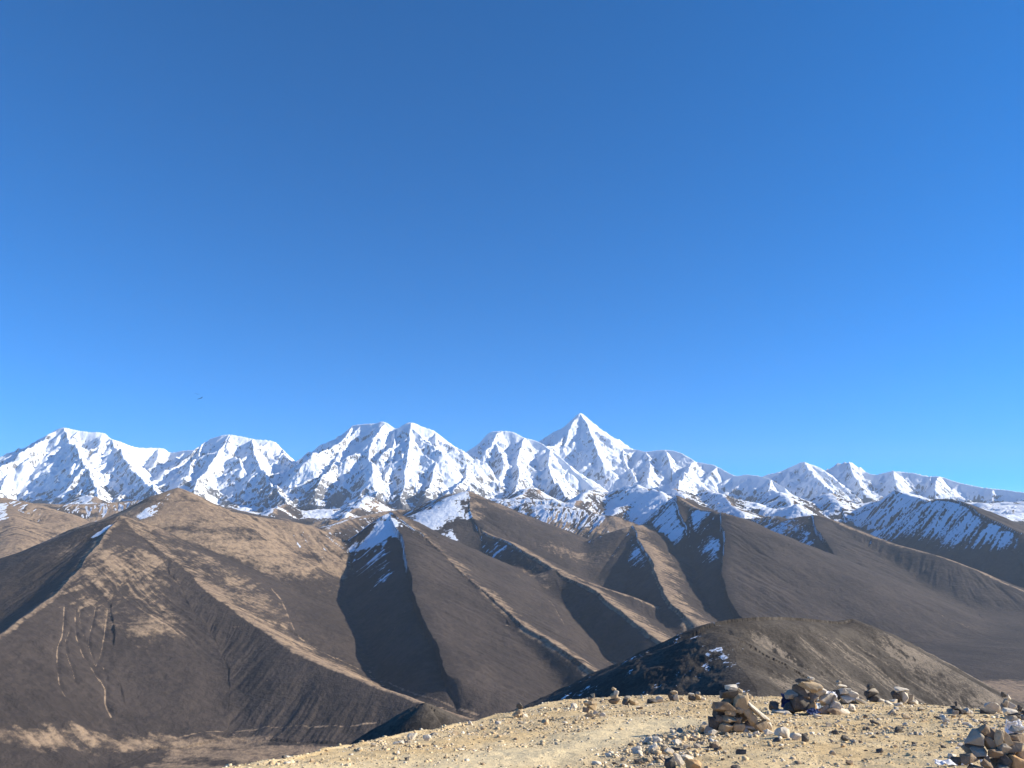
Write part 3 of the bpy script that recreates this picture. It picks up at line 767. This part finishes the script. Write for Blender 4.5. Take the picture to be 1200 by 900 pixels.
cairn(1122, 837, pile(17, 14, 3, ['dark', 'dark', 'grey'], 3) + [(9,-4,9,8,15,'pale',-3), (13,-2,8,5,0,'pale',-2)],
    'dark knobbly cairn with pale chips at its right foot')
cairn(1181, 834, [(-2,-4,13,9,0,'grey',0), (4,-5,12,11,20,'pale',1), (-1,-10,10,8,0,'grey',0), (1,-15,8,7,35,'pale',0), (-3,-19,6,6,0,'dark',0)],
    'slender grey cairn with a pointed dark top near the right frame edge')
cairn(1196, 842, pile(22, 14, 8, ['dark', 'grey', 'dark'], 3),
    'dark cairn half cut off by the right frame edge')
# left part of the crest
cairn(609, 841, [(-2,-3,12,6,0,'tan',0), (6,-2,8,5,12,'pale',-1), (-1,-7,9,6,-4,'tan',0), (0,-13,9,7,4,'dark',0)],
    'little leftmost cairn topped by one round dark stone')
cairn(693, 840, [(-3,-2,13,5,0,'tan',0), (6,-4,8,6,16,'pale',-1), (-6,-8,9,6,0,'brown',1), (1,-10,12,8,8,'tan',0), (-4,-15,11,6,-10,'tan',1), (3,-15,9,8,12,'tan',0), (-1,-20,6,5,0,'brown',0), (1,-24,7,5,8,'tan',0), (13,-2,8,6,0,'pale',-2)],
    'tottering tan cairn with loose stones at its foot, left of the path')
cairn(721, 825, [(-2,-3,12,7,0,'brown',0), (3,-4,9,8,8,'tan',-1), (-1,-9,10,6,-6,'tan',0), (1,-13,7,6,10,'pale',0), (-1,-17,6,4,0,'tan',0)],
    'thin upright tan cairn standing against the dark hill')
cairn(736, 826, [(-3,-4,9,8,0,'dark',0), (4,-3,8,7,-6,'tan',-1), (0,-8,9,4,4,'grey',0), (9,-2,7,4,0,'tan',0)],
    'squat dark cairn just right of the thin upright tan one')
cairn(791, 821, [(-4,-4,8,9,-8,'dark',0), (1,-4,8,10,6,'pale',-1), (-1,-9,9,4,0,'tan',0), (8,-2,6,5,0,'tan',0)],
    'short two toned cairn, one half dark and one half pale')
cairn(815, 821, [(-4,-3,9,6,0,'dark',0), (3,-4,8,7,10,'tan',-1), (-5,-7,8,3,6,'pale',0), (3,-8,6,4,0,'grey',0), (9,-2,7,3,0,'pale',-1)],
    'low spread cairn left of the tallest cairn at the far edge')
cairn(876, 819, pile(12, 8, 12, ['grey', 'tan', 'pale'], 2),
    'tiny grey cairn showing behind the right shoulder of the tallest cairn')
# heap in the right-hand corner
cairn(1168, 904, [
    (-22,-36,22,19,3,'grey',4), (-8,-46,18,15,-18,'brown',6), (7,-37,12,22,20,'tan',2), (16,-35,10,20,-24,'tan',3), (-4,-30,18,16,8,'brown',6), (10,-25,17,15,0,'grey',0),
    (24,-27,22,13,8,'brown',1), (34,-34,22,11,0,'brown',8), (38,-44,20,9,2,'grey',14), (-33,-15,18,13,0,'brown',-2), (-18,-22,22,11,-5,'grey',0), (-2,-20,19,11,6,'brown',-2),
    (10,-12,16,14,0,'dark',-3), (-12,-10,20,13,4,'brown',-4), (4,-3,18,11,0,'grey',-6), (22,-10,22,15,28,'orange',-4), (34,-18,18,13,0,'tan',2), (36,-4,20,14,14,'tan',-4),
    (-28,-4,18,10,0,'brown',-5), (-44,-10,14,11,0,'dark',2), (18,-18,14,12,0,'dark',4), (-20,-28,22,10,0,'dark',9), (4,-38,26,14,0,'brown',14), (24,-22,30,18,0,'brown',14), (-14,-18,30,18,0,'brown',12), (10,-6,34,14,0,'brown',10)],
    'big heap of brown and ochre stones in the lower right corner')
cairn(1187, 868, [(0,-4,22,10,0,'grey',0), (-6,-12,12,11,10,'dark',-2), (6,-12,11,10,0,'grey',2), (0,-18,11,8,0,'grey',2), (1,-25,14,6,-4,'grey',0), (0,-32,16,7,8,'pale',0)],
    'cairn of two flat stones balanced above a white scarf')

# ------------------------------------------------------------------ cloth
def cloth_material(name, a, b):
    t = NT(name); p = t.objpos()
    w = t.noise(p, 9, 3, .5)
    t.b.inputs['Roughness'].default_value = .7
    t.bump(t.noise(p, 60, 3, .6), .006, .5)
    return t.color(t.mix(t.ramp(w, .4, .62), a, b))
white_c = cloth_material('white_cloth', (.74, .75, .79), (.84, .84, .86))
blue_c = cloth_material('navy_cloth', (.03, .045, .12), (.05, .08, .19))
pblue_c = cloth_material('pale_blue_cloth', (.38, .52, .72), (.66, .72, .80))
def cloth(u, v, w, h, mat, seed, label, cat='cloth', depth=-4, hang=0.55, tilt=0.0, lift=0.0):
    """crumpled scarf about w x h pixels that hangs or lies round photo position (u, v)"""
    g = ray_ground(u, v + lift); k = mpp(u, v, g[1])
    nu, nv = 34, 22
    a, b = np.meshgrid(np.linspace(-.5, .5, nu), np.linspace(-.5, .5, nv))
    wx = a * w * (1 + .25 * noise2(b * 3 + seed, b * 0 + .5, 1)); hh = b * h * (1 + .3 * noise2(a * 3 + seed, a * 0 + .3, 2))
    fold = .28 * h * fbm(a * 3.2 + seed * 7.1, b * 2.6 + seed, 4, 41, .5) + .12 * w * np.abs(noise2(a * 6 + seed, b * 1.3, 43))
    ct, s_ = math.cos(tilt), math.sin(tilt)
    X = wx * ct - hh * s_; Zt = wx * s_ + hh * ct
    Yd = -Zt * (1 - hang) * -1.0 + fold * hang * -1.2 + depth
    Z = Zt * hang + np.abs(fold) * (1 - hang) * 1.1 + (lift if lift else h * .5 * hang)
    co = np.stack([X * k, Yd * k, Z * k + .012], -1).reshape(-1, 3)
    idx = np.arange(nu * nv).reshape(nv, nu)
    f = np.stack([idx[:-1, :-1], idx[:-1, 1:], idx[1:, 1:], idx[1:, :-1]], -1).reshape(-1, 4)
    o = bpy.data.objects.new('scarf', mesh_from('scarf', co, f, mat, True)); o.location = g
    C.objects.link(o)
    md = o.modifiers.new('thickness', 'SOLIDIFY'); md.thickness = .006; md.offset = 0
    return tag(o, label, cat)
cloth(1182, 856, 13, 24, white_c, 3, 'white scarf hanging from the balanced flat stones beside the corner heap', depth=-9, hang=.95, lift=14)
cloth(1191, 852, 11, 18, white_c, 9, 'small white scarf end crumpled right of the hanging scarf', depth=-8, hang=.85, tilt=.35, lift=14)
cloth(1115, 897, 42, 12, white_c, 5, 'long white scarf lying on the ground left of the corner heap', depth=-2, hang=.25)
cloth(1147, 896, 12, 16, white_c, 6, 'short white scarf bunched between stones at the foot of the corner heap', depth=-14, hang=.7)
cloth(925, 822, 24, 20, blue_c, 11, 'dark blue flag cloth draped over the left half of the tangled heap', depth=-10, hang=.8, lift=13, tilt=-.2)
cloth(948, 832, 14, 10, blue_c, 12, 'dark blue rag tucked beside the ochre stone', depth=-13, hang=.6, tilt=.4, lift=4)
cloth(962, 828, 18, 13, pblue_c, 13, 'pale blue flag cloth bunched right of the ochre stone', depth=-9, hang=.6, lift=6)
cloth(955, 821, 12, 4, pblue_c, 14, 'narrow strip of pale blue flag above the ochre stone', depth=-8, hang=.6, lift=14)
cloth(972, 817, 16, 14, white_c, 15, 'grubby white flag cloth crumpled on top of the tangled heap', depth=-5, hang=.7, lift=18)

# ------------------------------------------------------------------ single stones one can point at
rs = np.random.RandomState(4242)
def rock(u, v, w, h, tone, label, group=None, tilt=0.0, flat=1.0, sub=3, name='rock'):
    g = ray_ground(u, v); k = mpp(u, v, g[1])
    o = add_stone(name, (g[0], g[1], g[2] + h * k * .30), (w * k, w * k * .75 * flat, h * k), tone, rs, R(tilt), None, sub=sub)
    return tag(o, label, name, group)
for a in [
    (483,867,13,10,'pale','pale angular rock at the left rim, left one of a close pair',0), (500,868,11,9,'pale','pale rounded rock at the left rim, right one of a close pair',0),
    (470,872,8,5,'pale','low pale rock just left of the pale pair on the left rim',0), (551,850,8,8,'pale','upright pale rock on the rim right of the small dark knoll',0),
    (543,851,5,4,'tan','small tan rock touching the upright pale one on the left rim',0), (566,855,7,4,'tan','flat tan rock just below the upright pale one on the rim',0),
    (467,884,6,5,'pale','lone pale stone on the gravel below the left rim',0), (477,891,10,5,'dark','dark flat stone in the gravel at the lower left',0),
    (640,849,11,8,'tan','tan slab tilted up in the gravel left of the path',24), (634,846,8,3,'dark','dark sliver lying left of the tilted tan slab',0),
    (672,830,10,7,'pale','pale loaf shaped rock on the rim left of the tottering cairn',0), (764,824,14,6,'dark','low dark rock on the rim between the squat and the two toned cairn',0),
    (773,823,9,9,'pale','pale pointed rock leaning on the low dark rock at the rim',12), (750,831,8,5,'brown','brown stone a little below the squat dark cairn',0),
    (1163,834,20,14,'pale','white topped slab leaning at the far rim left of the slender grey cairn',28), (1156,836,22,8,'dark','dark flat rock under the leaning white topped slab',0),
    (1053,858,13,8,'dark','lone black rock lying on open sandy ground',0), (1015,844,7,7,'brown','small brown rock below the dark pyramid cairn',0),
    (1026,849,14,5,'dark','long dark sliver of rock on the sand under the dark pyramid cairn',18), (869,884,13,8,'dark','black rock lying on sand below the tallest cairn',-12),
    (918,864,18,14,'pale','jagged white rock, left end of the white row below the tangled heap',10), (933,867,16,10,'pale','jagged white rock in the middle of the white row below the tangled heap',16),
    (943,870,10,13,'dark','dark wedge of rock ending the white row below the tangled heap',-30), (911,869,10,6,'dark','dark low rock in front of the jagged white row',0),
    (879,857,24,11,'pale','broad white rock lying at the foot of the tallest cairn',4), (901,861,12,9,'pale','white rock between the tallest cairn and the jagged white row',-10),
    (851,859,12,9,'pale','white rock set against the front of the tallest cairn',0), (836,862,12,8,'pale','white rock at the left foot of the tallest cairn',0),
    (796,897,9,18,'pale','pale upright splinter of rock at the bottom edge',-24), (805,891,15,8,'pale','pale flat rock behind the upright splinter at the bottom edge',14),
    (812,902,22,15,'orange','ochre rock at the bottom edge beside the upright splinter',0), (785,901,14,18,'dark','dark rock at the bottom edge left of the upright splinter',0),
    (830,905,12,9,'tan','tan rock at the bottom edge right of the ochre rock',0), (862,902,14,7,'dark','dark low rock at the bottom edge below the black rock',0),
    (990,868,11,8,'dark','dark rock with a grey patch on the sand below the ragged pale cairn',16), (1000,871,10,6,'grey','grey stone touching the dark rock on open sand',0),
    (1100,843,12,4,'dark','dark flat stone on the pale rubble below the dark knobbly cairn',0), (1108,846,9,6,'pale','pale stone among rubble right of the dark flat stone',0),
    (822,872,11,6,'grey','grey lump left of the sand patch under the tallest cairn',0), (834,876,8,8,'dark','dark stone beside the grey lump under the tallest cairn',0),
]:
    rock(*a[:6], tilt=a[6])
def scatter(n, region, sizes, tones, label, group, seed, flat=(.4, .75)):
    r = random.Random(seed); k = 0
    while k < n:
        u, v = region(r)
        w = .8 * r.uniform(*sizes) if r.random() < .75 else r.uniform(sizes[1], sizes[1] * 1.5)
        rock(u, v, w, w * r.uniform(*flat), r.choice(tones), label, group, tilt=r.uniform(-25, 25), sub=2, name='stone'); k += 1
def along(pts, sd):
    def f(r):
        t = r.random() * (len(pts) - 1); i = int(t); q = t - i
        return (pts[i][0] + (pts[i + 1][0] - pts[i][0]) * q + r.gauss(0, sd[0]), min(899, pts[i][1] + (pts[i + 1][1] - pts[i][1]) * q + r.gauss(0, sd[1])))
    return f
def area(u0, u1, v0, v1):
    return lambda r: (r.uniform(u0, u1), r.uniform(v0, v1))
scatter(62, along([(740,896),(762,882),(785,868),(806,860),(832,851)], (8, 4)), (4, 10), ['pale', 'pale', 'grey', 'tan'], 'pale stone in the line of white stones bordering the sandy path', 'white stones along the path edge', 1)
scatter(26, along([(740,900),(775,886),(810,880),(850,884)], (14, 5)), (4, 9), ['dark', 'brown', 'grey'], 'dark stone in the rubble strip right of the sandy path', 'dark rubble stones beside the path', 2)
scatter(34, along([(345,896),(420,878),(480,866),(540,852),(600,846)], (12, 3)), (2.5, 6), ['pale', 'tan', 'tan', 'grey'], 'small stone in the gravel of the left rim', 'stones on the left rim', 3)
scatter(40, along([(1040,830),(1090,838),(1130,846),(1160,846)], (18, 5)), (3, 8), ['pale', 'pale', 'grey', 'tan'], 'pale rubble stone on the far right rim around the cairns', 'pale rubble on the right rim', 4)
scatter(34, area(900, 1110, 842, 896), (2.5, 6.5), ['tan', 'pale', 'grey', 'brown', 'dark'], 'small loose stone on the open sandy ground to the right', 'loose stones on the sandy ground', 5)
scatter(16, along([(905,832),(940,838),(985,833),(1010,830)], (12, 3)), (4, 9), ['pale', 'pale', 'grey'], 'pale stone strewn round the foot of the tangled heap', 'pale stones round the tangled heap', 6)
scatter(14, along([(832,862),(858,866),(900,860)], (8, 3)), (3, 7), ['pale', 'pale', 'tan'], 'small pale stone strewn round the foot of the tallest cairn', 'pale stones round the tallest cairn', 8)
scatter(14, along([(1108,893),(1120,880),(1140,862),(1160,856)], (6, 4)), (4, 8), ['tan', 'brown', 'pale'], 'small tan stone fallen from the big heap in the lower right corner', 'stones fallen from the corner heap', 9)
scatter(12, along([(660,828),(740,824),(850,822)], (18, 2)), (2.5, 5), ['tan', 'brown', 'pale'], 'small stone on the middle rim between the little cairns', 'stones on the middle rim', 7)

# ------------------------------------------------------------------ gravel: uncountable small stones, one object
def gravel(n, seed):
    r = np.random.RandomState(seed)
    az = np.radians(r.uniform(-21, 37, n * 3)); rad = np.sqrt(r.uniform(6.5 ** 2, 25.2 ** 2, n * 3))
    x, y = rad * np.sin(az), rad * np.cos(az)
    den = np.clip(.5 + 1.3 * fbm(x / 1.3, y / 1.3, 5, 301), .06, 1.2)
    dmin = np.full(len(x), 9.0); bmin = np.full(len(x), 9.0)
    for pts, arr in ((pth, dmin), (brd, bmin)):
        p = np.array(pts)
        for a, b in zip(p[:-1], p[1:]):
            t = np.clip(((x - a[0]) * (b - a)[0] + (y - a[1]) * (b - a)[1]) / ((b - a) ** 2).sum(), 0, 1)
            np.minimum(arr, np.hypot(x - a[0] - t * (b - a)[0], y - a[1] - t * (b - a)[1]), out=arr)
    den = den * (1 - .8 * sstep(1.3, .3, dmin)) + .9 * sstep(.8, .1, bmin)
    den = den * (.55 + .45 * sstep(9, 16, rad))
    keep = np.where(r.rand(len(x)) < den)[0][:n]
    x, y = x[keep], y[keep]; n = len(x)
    size = np.minimum(.0065 * r.rand(n) ** (-1 / 2.3), .042) * (1 + .5 * sstep(.8, .1, bmin[keep]))
    base = [rock_shape(np.random.RandomState(50 + i), 1, 7, .0)[0] for i in range(8)]
    f0 = ICO[1][1]
    V = np.stack(base)[r.randint(0, 8, n)]                                     # n, 42, 3
    sc = size[:, None] * np.stack([r.uniform(.8, 1.4, n), r.uniform(.7, 1.1, n), r.uniform(.4, .85, n)], 1)
    V = V * sc[:, None, :]
    ca, sa = np.cos(r.uniform(0, 6.28, n)), np.sin(r.uniform(0, 6.28, n))
    nn_ = np.hypot(ca, sa) + 1e-6; ca, sa = ca / nn_, sa / nn_
    X = V[:, :, 0] * ca[:, None] - V[:, :, 1] * sa[:, None]; Yv = V[:, :, 0] * sa[:, None] + V[:, :, 1] * ca[:, None]
    z = ground_z(x, y)
    co = np.stack([X + x[:, None], Yv + y[:, None], V[:, :, 2] + (z + sc[:, 2] * .35)[:, None]], -1).reshape(-1, 3)
    nv = V.shape[1]
    F = (f0[None] + (np.arange(n) * nv)[:, None, None]).reshape(-1, 3)
    me = bpy.data.meshes.new('gravel')
    me.vertices.add(len(co)); me.vertices.foreach_set('co', co.astype(np.float32).ravel())
    me.loops.add(F.size); me.loops.foreach_set('vertex_index', F.ravel().astype(np.int32))
    me.polygons.add(len(F)); me.polygons.foreach_set('loop_start', np.arange(0, F.size, 3, dtype=np.int32)); me.polygons.foreach_set('loop_total', np.full(len(F), 3, dtype=np.int32))
    me.update()
    pal = np.array([(.54,.41,.24), (.62,.50,.32), (.42,.32,.20), (.70,.62,.49), (.12,.10,.08), (.50,.41,.29), (.27,.20,.13)])
    col = pal[r.choice(7, n, p=[.25, .23, .12, .16, .06, .12, .06])] * r.uniform(.9, 1.25, n)[:, None]
    at = me.attributes.new('tone', 'FLOAT_COLOR', 'POINT')
    at.data.foreach_set('color', np.repeat(np.hstack([col, np.ones((n, 1))]), nv, 0).astype(np.float32).ravel())
    t = NT('gravel'); m = t.color(t.mix(t.math('MULTIPLY', t.ramp(t.noise(t.pos(), 60, 3, .6), .45, .7), .4), t.attr('tone').outputs['Color'], (.2, .16, .12)))
    me.materials.append(m)
    o = bpy.data.objects.new('gravel', me); C.objects.link(o)
    return tag(o, kind='stuff')
gravel(54000, 77)

# ------------------------------------------------------------------ birds soaring far out over the valley
bird_m = NT('dark_feathers'); bird_m = bird_m.color((.02, .02, .022))
def bird(u, v, Y, span, yaw, bank, label):
    """one closed body with two bent wings and a fan tail"""
    p = P(u, v, Y); bm = bmesh.new()
    prof = [(-.34, .010), (-.24, .045), (-.08, .075), (.08, .070), (.20, .040), (.25, .042), (.30, .030), (.345, .006)]
    rings = []
    for y, r_ in prof:
        rings.append([bm.verts.new((r_ * math.cos(q * math.pi / 4), y, r_ * .85 * math.sin(q * math.pi / 4))) for q in range(8)])
    for a, b in zip(rings[:-1], rings[1:]):
        for q in range(8): bm.faces.new((a[q], a[(q + 1) % 8], b[(q + 1) % 8], b[q]))
    bm.faces.new(rings[0][::-1]); bm.faces.new(rings[-1])
    def slab(rows):
        prev = None
        for (x, y0, y1, z, t) in rows:
            c = [bm.verts.new(q) for q in ((x, y1, z), (x, (y0 + y1) / 2, z + t), (x, y0, z), (x, (y0 + y1) / 2, z - t))]
            if prev:
                for q in range(4): bm.faces.new((prev[q], prev[(q + 1) % 4], c[(q + 1) % 4], c[q]))
            else: bm.faces.new(c[::-1])
            prev = c
        bm.faces.new(prev)
    for s in (-1, 1):
        slab([(s * .03, -.10, .14, .02, .025), (s * .30, -.13, .16, .13, .018), (s * .55, -.16, .14, .17, .012), (s * .85, -.20, .04, .13, .008), (s * 1.0, -.22, -.10, .10, .003)])
    slab([(-.09, -.58, -.44, 0, .004), (0, -.62, -.26, 0, .012), (.09, -.58, -.44, 0, .004)])
    bmesh.ops.recalc_face_normals(bm, faces=bm.faces)
    for q in bm.verts: q.co *= span / 2
    me = bpy.data.meshes.new('bird'); bm.to_mesh(me); bm.free(); me.materials.append(bird_m)
    o = bpy.data.objects.new('bird', me); o.location = p; o.rotation_euler = (0, bank, yaw); C.objects.link(o)
    return tag(o, label, 'bird', 'birds soaring over the valley')
bird(231, 462, 260, 1.8, R(20), R(8), 'dark soaring bird, upper one of the close pair above the left snow peaks')
bird(235, 467, 260, 2.2, R(-15), R(-20), 'dark soaring bird, lower one of the close pair above the left snow peaks')
bird(267.5, 444, 520, 1.5, R(40), R(15), 'tiny faint bird flying alone, higher and right of the pair')
#OBJ1

# ------------------------------------------------------------------ air
def box(name, lo, hi):
    bm = bmesh.new(); bmesh.ops.create_cube(bm, size=1.0)
    for v in bm.verts:
        v.co = Vector([lo[i] + (v.co[i] + .5) * (hi[i] - lo[i]) for i in range(3)])
    me = bpy.data.meshes.new(name); bm.to_mesh(me); bm.free()
    o = bpy.data.objects.new(name, me); C.objects.link(o)
    return o
hz = box('haze', (-34000, -3000, -1400), (34000, 36000, 3500))
hm = bpy.data.materials.new('haze'); hm.use_nodes = True
ht = hm.node_tree; ht.nodes.remove(ht.nodes['Principled BSDF'])
pv = ht.nodes.new('ShaderNodeVolumePrincipled')
pv.inputs['Color'].default_value = (0.68, 0.82, 1.0, 1)
pv.inputs['Density'].default_value = 1.4e-5
pv.inputs['Anisotropy'].default_value = 0.0
ht.links.new(pv.outputs[0], ht.nodes['Material Output'].inputs['Volume'])
hz.data.materials.append(hm)
tag(hz, kind='stuff')
